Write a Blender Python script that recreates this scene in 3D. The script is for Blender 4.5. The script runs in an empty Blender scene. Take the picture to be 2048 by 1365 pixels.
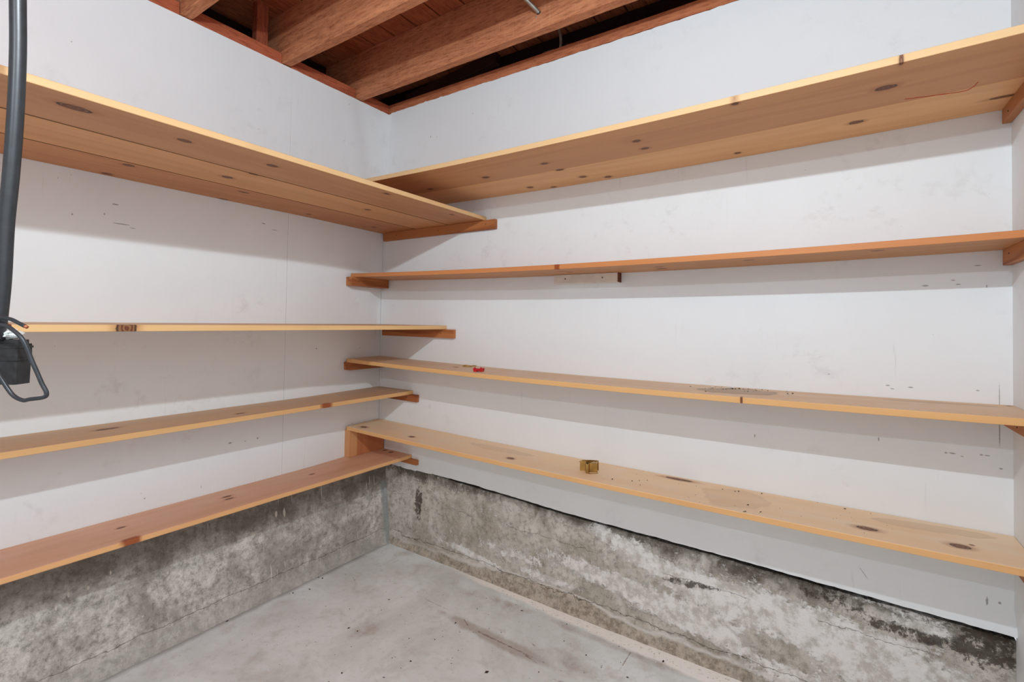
import bpy, bmesh, math, random
from mathutils import Vector, Matrix, noise
random.seed(7)
scene = bpy.context.scene
COL = scene.collection

# ------------------------------------------------------------------ camera
cam_d = bpy.data.cameras.new('camera')
cam_o = bpy.data.objects.new('camera', cam_d)
COL.objects.link(cam_o)
RX = Vector((0.83017, 0.55727, 0.01624)); UP = Vector((-0.00184, -0.02639, 0.99965)); FW = Vector((-0.55751, 0.82991, 0.02088))
m = Matrix.Identity(4)
for i in range(3):
    m[i][0] = RX[i]; m[i][1] = UP[i]; m[i][2] = -FW[i]
m.translation = (2.0694, -1.8220, 1.2111)
cam_o.matrix_world = m
cam_d.sensor_width = 36.0
cam_d.lens = 965.33 / 2048 * 36
cam_d.shift_y = (623.38 - 682.5) / 2048
cam_d.clip_start = 0.02
scene.camera = cam_o

# ------------------------------------------------------------------ world (added even fill light, let in where the rear end is left open)
w = bpy.data.worlds.new('world'); scene.world = w; w.use_nodes = True
bg = w.node_tree.nodes['Background']
bg.inputs[0].default_value = (0.93, 0.96, 1.0, 1)
bg.inputs[1].default_value = 0.72

# ------------------------------------------------------------------ lamps
def point(name, loc, power, radius, color):
    d = bpy.data.lights.new(name, 'POINT'); d.energy = power; d.shadow_soft_size = radius; d.color = color
    o = bpy.data.objects.new(name, d); o.location = loc; COL.objects.link(o); return o
point('ceiling_bulb', (1.92, -1.745, 2.075), 50, 0.013, (0.87, 0.99, 1.06))
point('rear_bulb', (1.92, -2.85, 2.055), 30, 0.013, (0.87, 0.99, 1.06))

vs = scene.view_settings
vs.view_transform = 'Standard'; vs.look = 'None'; vs.gamma = 1.0; vs.use_curve_mapping = False
vs.exposure = 0.0
try:
    scene.cycles.max_bounces = 10; scene.cycles.diffuse_bounces = 8
except Exception: pass

W = 2.4623      # width of the back wall
ZT = 2.353      # top edge of the panels

# ------------------------------------------------------------------ node helper
def srgb(r, g, b):
    f = lambda c: (c/255/12.92) if c/255 <= 0.04045 else ((c/255+0.055)/1.055)**2.4
    return (f(r), f(g), f(b), 1.0)

class N:
    def __init__(s, name, rough=0.6):
        s.mat = bpy.data.materials.new(name); s.mat.use_nodes = True
        s.t = s.mat.node_tree; s.b = s.t.nodes['Principled BSDF']
        s.b.inputs['Roughness'].default_value = rough
        s.b.inputs['Specular IOR Level'].default_value = 0.3
        s.obj = s.n('ShaderNodeTexCoord').outputs['Object']
    def n(s, typ, **kw):
        x = s.t.nodes.new(typ)
        for k, v in kw.items(): setattr(x, k, v)
        return x
    def put(s, sock, v):
        if isinstance(v, bpy.types.NodeSocket): s.t.links.new(v, sock)
        elif v is not None: sock.default_value = v
    def m(s, op, a, b=None, c=None, clamp=False):
        x = s.n('ShaderNodeMath', operation=op, use_clamp=clamp)
        s.put(x.inputs[0], a); s.put(x.inputs[1], b)
        if c is not None: s.put(x.inputs[2], c)
        return x.outputs[0]
    def v(s, op, a, b=None):
        x = s.n('ShaderNodeVectorMath', operation=op)
        s.put(x.inputs[0], a); s.put(x.inputs[1], b)
        return x.outputs['Value'] if op in ('LENGTH', 'DOT_PRODUCT') else x.outputs[0]
    def noise(s, vec, scale, detail=3.0, rough=0.5, dist=0.0):
        x = s.n('ShaderNodeTexNoise'); s.put(x.inputs['Vector'], vec)
        x.inputs['Scale'].default_value = scale; x.inputs['Detail'].default_value = detail
        x.inputs['Roughness'].default_value = rough; x.inputs['Distortion'].default_value = dist
        return x.outputs[0]
    def voro(s, vec, scale, feature='F1'):
        x = s.n('ShaderNodeTexVoronoi', feature=feature); s.put(x.inputs['Vector'], vec); x.inputs['Scale'].default_value = scale
        return x.outputs['Distance']
    def rng(s, x, a, b, c=0.0, d=1.0, smooth=True):
        y = s.n('ShaderNodeMapRange', interpolation_type='SMOOTHSTEP' if smooth else 'LINEAR')
        for i, q in enumerate((x, a, b, c, d)): s.put(y.inputs[i], q)
        return y.outputs[0]
    def mix(s, f, a, b, mode='MIX'):
        x = s.n('ShaderNodeMix', data_type='RGBA', blend_type=mode)
        s.put(x.inputs[0], f); s.put(x.inputs[6], a); s.put(x.inputs[7], b)
        return x.outputs[2]
    def xyz(s, vec):
        x = s.n('ShaderNodeSeparateXYZ'); s.put(x.inputs[0], vec); return x.outputs
    def blob(s, vec, c, r, rot=(0, 0, 0)):
        """distance in units of the ellipse radii"""
        x = s.n('ShaderNodeMapping', vector_type='TEXTURE'); s.put(x.inputs[0], vec)
        x.inputs[1].default_value = c; x.inputs[2].default_value = rot; x.inputs[3].default_value = r
        return s.v('LENGTH', x.outputs[0])
    def blobs(s, vec, lst, soft0=0.3):
        """sum of weighted soft ellipses: (center, radii, rot, weight)"""
        tot = None
        for c, r, rot, wt in lst:
            q = s.rng(s.blob(vec, c, r, rot), soft0, 1.0, wt, 0.0)
            tot = q if tot is None else s.m('ADD', tot, q)
        return tot
    def mind(s, vec, lst):
        tot = None
        for c, r, rot in lst:
            q = s.blob(vec, c, r, rot)
            tot = q if tot is None else s.m('MINIMUM', tot, q)
        return tot
    def bump(s, h, strength=0.3, dist=0.002):
        x = s.n('ShaderNodeBump'); x.inputs['Strength'].default_value = strength; x.inputs['Distance'].default_value = dist
        s.put(x.inputs['Height'], h); s.t.links.new(x.outputs[0], s.b.inputs['Normal'])
    def color(s, c): s.put(s.b.inputs['Base Color'], c)

def wood(name, axis, light, dark, loc=(0, 0, 0), knots=(), dust=None, edge=None, rough=0.5, seed=0.0, stains=(), pale=0.22, redknots=()):
    """sawn softwood; axis = grain direction; knots = (centre, along, across) in room metres"""
    q = N(name, rough)
    P = q.v('ADD', q.obj, tuple(loc))
    L, A = (0.55, 9.0)
    sc = (L, A, A) if axis == 'x' else ((A, L, A) if axis == 'y' else (A, A, L))
    rnd = q.n('ShaderNodeObjectInfo').outputs['Random']
    seedv = q.n('ShaderNodeCombineXYZ')
    for i in range(3): q.put(seedv.inputs[i], q.m('MULTIPLY_ADD', rnd, 9.0 + 5*i, seed + i))
    Q = q.v('ADD', q.v('MULTIPLY', P, sc), seedv.outputs[0])
    kl = []
    for k in knots:
        c, al, ac = k[0], k[1], k[2]
        al *= .88; ac *= .88
        r = (al, ac, 0.03) if axis == 'x' else ((ac, al, 0.03) if axis == 'y' else (ac, 0.03, al))
        kl.append((c, r, (0, 0, 0)))
    d = q.mind(P, kl) if kl else None
    n1 = q.noise(Q, 1.0, 3.0, 0.5, 0.4)
    ph = q.m('MULTIPLY', n1, 26.0)
    if d is not None:
        warp = q.m('DIVIDE', 6.0, q.m('ADD', q.m('MULTIPLY', d, 0.5), 1.0))
        ph = q.m('ADD', ph, warp)
    g = q.m('MULTIPLY_ADD', q.m('SINE', ph), 0.5, 0.5)
    g = q.m('POWER', g, 2.2)
    fs = (6.0, 260.0, 260.0) if axis == 'x' else ((260.0, 6.0, 260.0) if axis == 'y' else (260.0, 260.0, 6.0))
    fib = q.noise(q.v('MULTIPLY', P, fs), 1.0, 2.0, 0.6)
    big = q.noise(Q, 0.45, 2.0, 0.5)
    fac = q.m('ADD', q.m('ADD', q.m('MULTIPLY', g, pale), q.m('MULTIPLY', fib, 0.35)), q.m('MULTIPLY_ADD', big, 0.8, -0.32), clamp=True)
    col = q.mix(fac, light, dark)
    if edge:   # varnished orange arris: faces that look sideways
        nz = q.m('ABSOLUTE', q.xyz(q.n('ShaderNodeNewGeometry').outputs['Normal'])[2])
        col = q.mix(q.rng(nz, 0.3, 0.6, 1.0, 0.0), col, q.mix(q.m('MULTIPLY', fac, 0.7), edge[0], edge[1]))
    if dust:   # handled, dusty upper face
        nz = q.xyz(q.n('ShaderNodeNewGeometry').outputs['Normal'])[2]
        dn = q.m('ADD', q.m('MULTIPLY', q.noise(P, 6.0, 5.0, 0.65), 0.5), q.m('MULTIPLY', q.noise(q.v('MULTIPLY', Q, (1.5, 1.5, 1.5)), 1.0, 4.0, 0.65, 0.5), 0.5))
        dm = q.m('MULTIPLY', q.rng(nz, 0.5, 0.9), q.rng(dn, 0.38, 0.62, dust[1]*0.5, dust[1]))
        col = q.mix(dm, col, dust[0])
    for (c, r, rot, wt, sc_) in stains:
        sd = q.blob(P, c, r, rot)
        sd = q.m('ADD', sd, q.m('MULTIPLY_ADD', q.noise(P, 16.0, 3.0), 0.9, -0.45))
        ins = q.rng(sd, 0.8, 1.0, wt, 0.0); rim = q.m('MULTIPLY', q.rng(sd, 0.8, 0.95), q.rng(sd, 0.98, 1.08, 1.0, 0.0))
        col = q.mix(q.m('ADD', q.m('MULTIPLY', ins, 0.6), q.m('MULTIPLY', rim, wt*0.6), clamp=True), col, sc_)
    if d is not None:
        dd = q.m('ADD', d, q.m('MULTIPLY_ADD', q.noise(P, 70.0, 2.0), 0.5, -0.25))
        halo = q.rng(dd, 0.9, 2.4, 0.55, 0.0)
        col = q.mix(halo, col, srgb(158, 100, 60))
        ring = q.m('MULTIPLY_ADD', q.m('SINE', q.m('MULTIPLY', dd, 14.0)), 0.2, 0.8)
        core = q.rng(dd, 0.75, 1.1, 1.0, 0.0)
        col = q.mix(q.m('MULTIPLY', core, ring), col, srgb(94, 48, 30))
        rim = q.m('MULTIPLY', q.rng(dd, 0.75, 0.95), q.rng(dd, 1.0, 1.2, 0.9, 0.0))
        col = q.mix(rim, col, srgb(48, 26, 18))
    if redknots:
        rk = []
        for k in redknots:
            r = (k[1], k[2], 0.03) if axis == 'x' else (k[2], k[1], 0.03)
            rk.append((k[0], r, (0, 0, 0)))
        d2 = q.mind(P, rk); d2 = q.m('ADD', d2, q.m('MULTIPLY_ADD', q.noise(P, 60.0, 2.0), 0.6, -0.3))
        col = q.mix(q.rng(d2, 0.6, 1.3, 0.9, 0.0), col, srgb(140, 62, 26))
    tone = q.m('MULTIPLY_ADD', rnd, 0.16, 0.92)
    x = q.n('ShaderNodeVectorMath', operation='SCALE'); q.put(x.inputs[0], col); q.put(x.inputs[3], tone); col = x.outputs[0]
    q.color(col)
    q.bump(q.m('ADD', q.m('MULTIPLY', fib, 0.6), q.m('MULTIPLY', g, 0.4)), 0.18, 0.001)
    return q.mat

def rough_wood(name, axis, light, dark, rough=0.85, saw=1.0):
    """old rough sawn framing timber"""
    q = N(name, rough); P = q.obj
    rnd = q.n('ShaderNodeObjectInfo').outputs['Random']
    sv = q.n('ShaderNodeCombineXYZ')
    for i in range(3): q.put(sv.inputs[i], q.m('MULTIPLY', rnd, 7.0 + 3*i))
    P2 = q.v('ADD', P, sv.outputs[0])
    st = (4, 34, 34) if axis == 'x' else ((34, 4, 34) if axis == 'y' else (34, 34, 4))
    g = q.noise(q.v('MULTIPLY', P2, st), 1.0, 5.0, 0.65, 0.8)
    st2 = (22, 120, 120) if axis == 'x' else ((120, 22, 120) if axis == 'y' else (120, 120, 22))
    f = q.noise(q.v('MULTIPLY', P2, st2), 1.0, 3.0, 0.7)
    st3 = (240, 6, 12) if axis == 'x' else ((6, 240, 12) if axis == 'y' else (12, 12, 240))
    s3 = q.noise(q.v('MULTIPLY', P2, st3), 1.0, 2.0, 0.6)
    ph = q.m('MULTIPLY_ADD', q.m('SINE', q.m('MULTIPLY', q.noise(q.v('MULTIPLY', P2, tuple(a*0.6 for a in st)), 1.0, 1.0), 60.0)), 0.5, 0.5)
    a = q.rng(g, 0.3, 0.7, 0.0, 0.45, False)
    b = q.rng(f, 0.45, 0.7, 0.0, 0.45)
    c = q.m('MULTIPLY', q.m('MULTIPLY', ph, 0.22), 1.0)
    col = q.mix(q.m('ADD', q.m('ADD', a, b), c, clamp=True), light, dark)
    col = q.mix(q.m('MULTIPLY', q.rng(s3, 0.55, 0.75), 0.22*saw), col, srgb(222, 178, 138))
    q.color(col)
    q.bump(q.m('ADD', q.m('ADD', f, q.m('MULTIPLY', s3, 0.8*saw)), g), 0.5, 0.003)
    return q.mat

def plain(name, col, rough=0.5, metal=0.0, var=0.15, scale=60.0, bump=0.1):
    q = N(name, rough); q.b.inputs['Metallic'].default_value = metal
    n = q.noise(q.obj, scale, 3.0)
    dk = tuple(c*(1-var*2) for c in col[:3]) + (1,)
    q.color(q.mix(q.rng(n, 0.3, 0.7), col, dk)); q.bump(n, bump, 0.001)
    return q.mat

# ------------------------------------------------------------------ mesh helpers
def mesh_obj(name, verts, faces, mat, parent=None, loc=(0, 0, 0), smooth=False):
    loc = Vector(loc)
    me = bpy.data.meshes.new(name)
    me.from_pydata([tuple(Vector(v) - loc) for v in verts], [], faces); me.update()
    bm = bmesh.new(); bm.from_mesh(me); bmesh.ops.recalc_face_normals(bm, faces=bm.faces[:]); bm.to_mesh(me); bm.free()
    if smooth:
        for p in me.polygons: p.use_smooth = True
    me.materials.append(mat)
    o = bpy.data.objects.new(name, me); COL.objects.link(o)
    if parent is not None:
        o.parent = parent; o.location = loc - parent.location
    else: o.location = loc
    return o

def empty(name, loc):
    o = bpy.data.objects.new(name, None); o.empty_display_size = 0.05; o.location = loc; COL.objects.link(o); return o

def tag(o, label=None, cat=None, group=None, kind=None):
    if label: o['label'] = label
    if cat: o['category'] = cat
    if group: o['group'] = group
    if kind: o['kind'] = kind
    return o

def struct(o): o['kind'] = 'structure'; return o

def sweep(profile, n, f):
    """closed 2-D profile carried along n+1 stations; f(i/n, a, b) -> point"""
    V, F = [], []; k = len(profile)
    for i in range(n+1):
        for a, b in profile: V.append(tuple(f(i/n, a, b)))
    for i in range(n):
        for j in range(k):
            F.append((i*k+j, i*k+(j+1) % k, (i+1)*k+(j+1) % k, (i+1)*k+j))
    F.append(tuple(range(k))[::-1]); F.append(tuple(n*k+j for j in range(k)))
    return V, F

def rrect(a0, a1, b0, b1, r=0.0015, seg=2):
    pts = []
    for ca, cb, st in ((a1-r, b1-r, 0), (a0+r, b1-r, 90), (a0+r, b0+r, 180), (a1-r, b0+r, 270)):
        for s in range(seg+1):
            t = math.radians(st + 90*s/seg); pts.append((ca+r*math.cos(t), cb+r*math.sin(t)))
    return pts

def bar(p0, p1, r, mat, name, axis='x', parent=None, loc=None, bev=0.0015, n=1, wob=0.0):
    """axis-aligned timber between two corners with eased arrises"""
    x0, y0, z0 = p0; x1, y1, z1 = p1
    if axis == 'x':
        pr = rrect(y0, y1, z0, z1, bev); f = lambda t, a, b: (x0+(x1-x0)*t, a, b)
    elif axis == 'y':
        pr = rrect(x0, x1, z0, z1, bev); f = lambda t, a, b: (a, y0+(y1-y0)*t, b)
    else:
        pr = rrect(x0, x1, y0, y1, bev); f = lambda t, a, b: (a, b, z0+(z1-z0)*t)
    g = f
    if wob:
        def g(t, a, b):
            v = Vector(f(t, a, b)); nn = noise.noise_vector(v*7.0+Vector((r, r, r)))
            return v + nn*wob
    V, F = sweep(pr, n, g)
    if loc is None: loc = p0
    return mesh_obj(name, V, F, mat, parent, loc)

def tube_mesh(path, rad, seg=10, sub=6, ridge=0.0, ridge_n=0):
    """round tube through a smooth Catmull-Rom path; optional ring ridges"""
    P = [Vector(p) for p in path]; pts = []
    Q = [P[0]*2-P[1]] + P + [P[-1]*2-P[-2]]
    for i in range(1, len(Q)-2):
        for s in range(sub):
            t = s/sub; a, b, c, d = Q[i-1], Q[i], Q[i+1], Q[i+2]
            pts.append(0.5*((2*b)+(c-a)*t+(2*a-5*b+4*c-d)*t*t+(3*b-a-3*c+d)*t**3))
    pts.append(P[-1])
    V, F = [], []; up = Vector((0.3, 0.2, 1)).normalized(); prev = None
    for i, p in enumerate(pts):
        tg = (pts[min(i+1, len(pts)-1)]-pts[max(i-1, 0)]).normalized()
        if prev is None: prev = tg.orthogonal().normalized()
        x = (prev - tg*prev.dot(tg)).normalized(); prev = x; y = tg.cross(x)
        rr = rad if not callable(rad) else rad(i/(len(pts)-1))
        if ridge: rr += ridge*(1 if i % 2 else 0)
        for k in range(seg):
            a = 2*math.pi*k/seg; V.append(tuple(p+x*rr*math.cos(a)+y*rr*math.sin(a)))
    n = len(pts)
    for i in range(n-1):
        for k in range(seg):
            F.append((i*seg+k, i*seg+(k+1) % seg, (i+1)*seg+(k+1) % seg, (i+1)*seg+k))
    F.append(tuple(range(seg))[::-1]); F.append(tuple((n-1)*seg+k for k in range(seg)))
    return V, F

def join(*parts):
    V, F = [], []
    for v, f in parts:
        o = len(V); V += list(v); F += [tuple(i+o for i in q) for q in f]
    return V, F

# ------------------------------------------------------------------ shape of the bowed left panel near the corner
PROF = [(0.30, -0.026), (0.45, -0.029), (0.71, -0.031), (0.93, -0.034), (1.32, -0.034), (1.54, -0.029), (2.02, -0.016), (2.36, -0.001)]
def prof(z):
    if z <= PROF[0][0]: return PROF[0][1]
    for (a, pa), (b, pb) in zip(PROF, PROF[1:]):
        if z <= b: return pa+(pb-pa)*(z-a)/(b-a)
    return PROF[-1][1]
def sstep(t): t = max(0, min(1, t)); return t*t*(3-2*t)
def left_x(y, z): return prof(z)*(1-sstep(-y/0.55))

# ------------------------------------------------------------------ materials of the shell
def wall_mat(name, base, marks, plane, scuff=1.0):
    q = N(name, 0.55); P = q.obj
    n = q.noise(P, 2.2, 4.0, 0.6); n2 = q.noise(P, 12.0, 6.0, 0.72, 0.3)
    col = q.mix(q.rng(n, 0.3, 0.7, 0.0, 0.5), base, tuple(c*0.93 for c in base[:3])+(1,))
    # faint hand and box scuffs, blotchy
    region = q.rng(q.noise(P, 1.7, 2.0), 0.47, 0.68)
    sm = q.m('MULTIPLY', q.m('MULTIPLY', q.rng(n2, 0.52, 0.70), region), 0.20*scuff)
    col = q.mix(sm, col, srgb(168, 162, 156))
    # thin vertical roller / drip marks
    sc = (55.0, 55.0, 3.0)
    v = q.noise(q.v('MULTIPLY', P, sc), 1.0, 3.0, 0.7)
    col = q.mix(q.m('MULTIPLY', q.m('MULTIPLY', q.rng(v, 0.62, 0.74), q.rng(q.noise(P, 3.1, 1.0), 0.5, 0.66)), 0.22*scuff), col, srgb(150, 143, 136))
    # small specks
    sp = q.noise(P, 95.0, 2.0, 0.5); spm = q.m('MULTIPLY', q.rng(sp, 0.755, 0.79), q.rng(q.noise(P, 5.0, 2.0), 0.52, 0.62))
    col = q.mix(q.m('MULTIPLY', spm, 0.6*scuff), col, srgb(90, 82, 76))
    if marks:
        d = q.mind(P, marks); d = q.m('ADD', d, q.m('MULTIPLY_ADD', q.noise(P, 160.0, 2.0), 0.9, -0.45))
        col = q.mix(q.rng(d, 0.5, 1.1, 0.6, 0.0), col, srgb(84, 76, 70))
    q.color(col)
    q.bump(q.m('ADD', q.noise(P, 160.0, 3.0), q.m('MULTIPLY', n2, 1.2)), 0.10, 0.0015)
    return q.mat

WHITE = srgb(234, 238, 240)
mk = []
for x, z, rx, rz in [(2.197,1.039,.008,.0025),(2.25,1.038,.009,.003),(2.208,1.03,.007,.002),(2.393,1.042,.006,.002),(1.842,.838,.003,.009),
    (2.176,.877,.003,.008),(2.327,.861,.005,.003),(2.341,.8615,.012,.0028),(2.361,.856,.005,.002),(2.4,.867,.006,.003),(2.412,.867,.008,.002),
    (2.438,.836,.007,.003),(2.343,1.348,.008,.002),(2.354,1.336,.008,.002),(2.412,1.329,.002,.006),(2.394,1.387,.012,.002),
    (2.284,1.334,.012,.003),(.319,2.165,.004,.008),(.362,2.156,.002,.006),(1.789,.395,.004,.004),(.596,2.223,.003,.003),
    (1.83,.33,.004,.003),(2.05,1.062,.006,.002)]:
    mk.append(((x, 0, z), (rx*.75, 0.02, rz*.85), (0, 0, 0)))
mk.append(((2.436, 0, 1.02), (0.0011, 0.02, 0.05), (0, 0, 0)))
mk.append(((2.436, 0, 0.935), (0.0016, 0.02, 0.045), (0, 0, 0)))
mk.append(((2.14, 0, .468), (0.0012, 0.02, 0.022), (0, math.radians(-35), 0)))
mk.append(((2.41, 0, .475), (0.003, 0.02, 0.012), (0, 0, 0)))
mk.append(((2.435, 0, .478), (0.004, 0.02, 0.004), (0, 0, 0)))
MW_R = wall_mat('white_panel_back', WHITE, mk, 'xz')
mk = []
for y, z, ry, rz in [(-1.211,1.594,.02,.004),(-1.323,1.538,.006,.006),(-1.193,1.529,.05,.003),(-1.16,1.52,.02,.002),(-.691,1.62,.018,.004),(-1.24,1.555,.004,.006),
    (-.806,.692,.016,.006),(-.692,.69,.008,.007),(-.745,.688,.006,.004),(-.184,.668,.008,.003),(-.911,.542,.002,.012),(-1.098,.551,.005,.006),
    (-.263,2.31,.003,.005),(-.723,2.025,.003,.003),(-.289,2.114,.003,.003),(-1.34,2.1,.004,.003),(-.64,1.60,.03,.002)]:
    mk.append(((0, y, z), (0.06, ry*.55, rz*.7), (0, 0, 0)))
mk.append(((0, -.578, 1.2), (0.06, .0006, 1.3), (0, 0, 0)))
mk.append(((0, -.263, 2.31), (0.06, .001, .006), (0, 0, 0)))
MW_L = wall_mat('white_panel_left', WHITE, mk, 'yz')
MW_S = wall_mat('white_panel_side', WHITE, [], 'yz', 0.6)

# ------------------------------------------------------------------ concrete
def conc_right():
    q = N('stained_concrete_back', 0.92); P = q.obj
    n = q.noise(P, 7.0, 6.0, 0.62, 0.6); f = q.noise(P, 42.0, 9.0, 0.82); st = q.noise(q.v('MULTIPLY', P, (18.0, 18.0, 3.0)), 1.0, 3.0, 0.6)
    X = q.xyz(P)
    col = q.mix(q.rng(n, 0.3, 0.7), srgb(232, 228, 218), srgb(184, 176, 163))
    col = q.mix(q.rng(f, 0.46, 0.62, 0.0, 0.62), col, srgb(132, 123, 110))
    pale = q.m('ADD', q.rng(f, 0.48, 0.38, 0.0, 0.6), 0.0)
    col = q.mix(q.m('MULTIPLY', pale, q.rng(st, 0.4, 0.65)), col, srgb(205, 199, 188))
    # dark weathering under the panel, ragged
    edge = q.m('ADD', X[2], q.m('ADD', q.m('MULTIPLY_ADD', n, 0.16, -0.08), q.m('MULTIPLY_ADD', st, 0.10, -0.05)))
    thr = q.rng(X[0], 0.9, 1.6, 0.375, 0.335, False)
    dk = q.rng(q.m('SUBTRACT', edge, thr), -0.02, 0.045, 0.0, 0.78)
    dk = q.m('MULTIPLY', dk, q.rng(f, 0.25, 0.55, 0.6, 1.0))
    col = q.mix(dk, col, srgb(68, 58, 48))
    # efflorescence
    R = math.radians
    T = (0, 0, 0)
    lst = [((1.27, .03, .365), (.06, .2, .055), T, .8), ((1.40, .03, .325), (.17, .2, .06), (0, R(12), 0), 1.0), ((1.60, .03, .27), (.24, .2, .075), (0, R(6), 0), 1.0),
           ((1.85, .03, .245), (.34, .2, .11), T, 1.1), ((1.25, .03, .185), (.34, .2, .060), (0, R(4), 0), .75), ((1.60, .03, .14), (.40, .2, .085), (0, R(6), 0), 1.1),
           ((.85, .03, .155), (.28, .2, .045), T, .55), ((.62, .03, .085), (.30, .2, .030), (0, R(6), 0), .75), ((1.02, .03, .10), (.26, .2, .032), T, .7),
           ((2.15, .03, .20), (.30, .2, .16), T, 1.0), ((2.30, .03, .33), (.16, .2, .06), T, .7), ((2.42, .03, .20), (.2, .2, .08), T, .7), ((2.05, .03, .06), (.5, .2, .08), T, .6),
           ((2.20, .03, .385), (.20, .2, .03), T, .45)]
    neg = [((1.42, .03, .055), (.50, .2, .052), T, -.9), ((1.62, .03, .262), (.17, .2, .022), (0, R(-6), 0), -.55), ((1.15, .03, .125), (.22, .2, .024), T, -.35),
           ((1.90, .03, .13), (.16, .2, .05), T, -.7), ((2.08, .03, .10), (.16, .2, .03), T, -.5), ((2.42, .03, .33), (.12, .2, .085), T, -.9), ((2.24, .03, .31), (.16, .2, .028), T, -.75),
           ((2.05, .03, .345), (.16, .2, .035), T, -.75), ((2.43, .03, .235), (.07, .2, .04), T, -.6), ((1.05, .03, .33), (.25, .2, .1), T, -.5)]
    tot = q.blobs(P, lst + neg, 0.15)
    crumb = q.noise(P, 34.0, 9.0, 0.80, 0.3); c2 = q.noise(q.v('MULTIPLY', P, (1.0, 1.0, 2.2)), 90.0, 4.0, 0.7)
    s = q.m('ADD', q.m('ADD', tot, q.m('MULTIPLY_ADD', crumb, 3.4, -1.65)), q.m('MULTIPLY_ADD', c2, 1.2, -0.55))
    wm = q.rng(s, 0.26, 0.62)
    wc = q.mix(q.rng(q.noise(P, 22.0, 7.0, .75), 0.42, 0.62), srgb(252, 251, 248), srgb(212, 207, 200))
    col = q.mix(wm, col, wc)
    # mouldy black patches at the far right and flecks inside the white
    mold = q.blobs(P, [((2.42, .03, .335), (.12, .2, .085), T, .8), ((2.24, .03, .315), (.18, .2, .03), T, .75), ((2.06, .03, .35), (.16, .2, .035), T, .6), ((1.63, .03, .262), (.17, .2, .02), (0, R(-6), 0), .7),
                       ((.255, .03, .25), (.040, .2, .14), T, .85), ((1.98, .03, .39), (.2, .2, .03), T, .6)], 0.3)
    mm = q.rng(q.m('ADD', mold, q.m('MULTIPLY_ADD', crumb, 3.6, -1.8)), 0.42, 0.75, 0.0, 0.85)
    col = q.mix(mm, col, srgb(62, 50, 40))
    # brown damp skirt with its white tide line
    t = q.m('ADD', X[2], q.m('MULTIPLY_ADD', q.noise(P, 9.0, 3.0), 0.05, -0.025))
    hump = q.rng(q.blob(P, (1.05, .03, .03), (.42, .2, .075)), .3, 1.0, 0.045, 0.0)
    sk = q.rng(q.m('SUBTRACT', t, q.m('ADD', 0.035, hump)), -0.006, 0.006, 1.0, 0.0)
    sk = q.m('MULTIPLY', sk, q.rng(X[0], 2.2, 1.7, 0.0, 1.0))
    col = q.mix(q.m('MULTIPLY', sk, 0.85), col, q.mix(q.rng(f, .42, .6), srgb(204, 194, 178), srgb(150, 139, 122)))
    tide = q.m('MULTIPLY', q.rng(q.m('ABSOLUTE', q.m('SUBTRACT', t, q.m('ADD', 0.045, hump))), 0.0, 0.012, 1.0, 0.0), q.rng(f, 0.3, 0.55))
    tide = q.m('MULTIPLY', tide, q.rng(X[0], .1, .9, .35, .95))
    col = q.mix(tide, col, srgb(232, 229, 224))
    # board-form crack lines
    cr = q.m('ADD', X[2], q.m('MULTIPLY_ADD', q.noise(P, 11.0, 4.0, 0.7), 0.05, -0.025))
    c1 = q.rng(q.m('ABSOLUTE', q.m('SUBTRACT', cr, 0.066)), 0.0, 0.0022, 0.8, 0.0)
    c2_ = q.m('MULTIPLY', q.rng(q.m('ABSOLUTE', q.m('SUBTRACT', cr, 0.272)), 0.0, 0.0018, 0.7, 0.0), q.rng(q.noise(P, 4.0, 2.0), 0.45, 0.55))
    col = q.mix(q.m('ADD', c1, c2_, clamp=True), col, srgb(60, 52, 44))
    q.color(col)
    q.bump(q.m('ADD', q.m('ADD', f, q.m('MULTIPLY', crumb, 1.4)), q.m('MULTIPLY', wm, 0.25)), 0.7, 0.006)
    return q.mat

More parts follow.
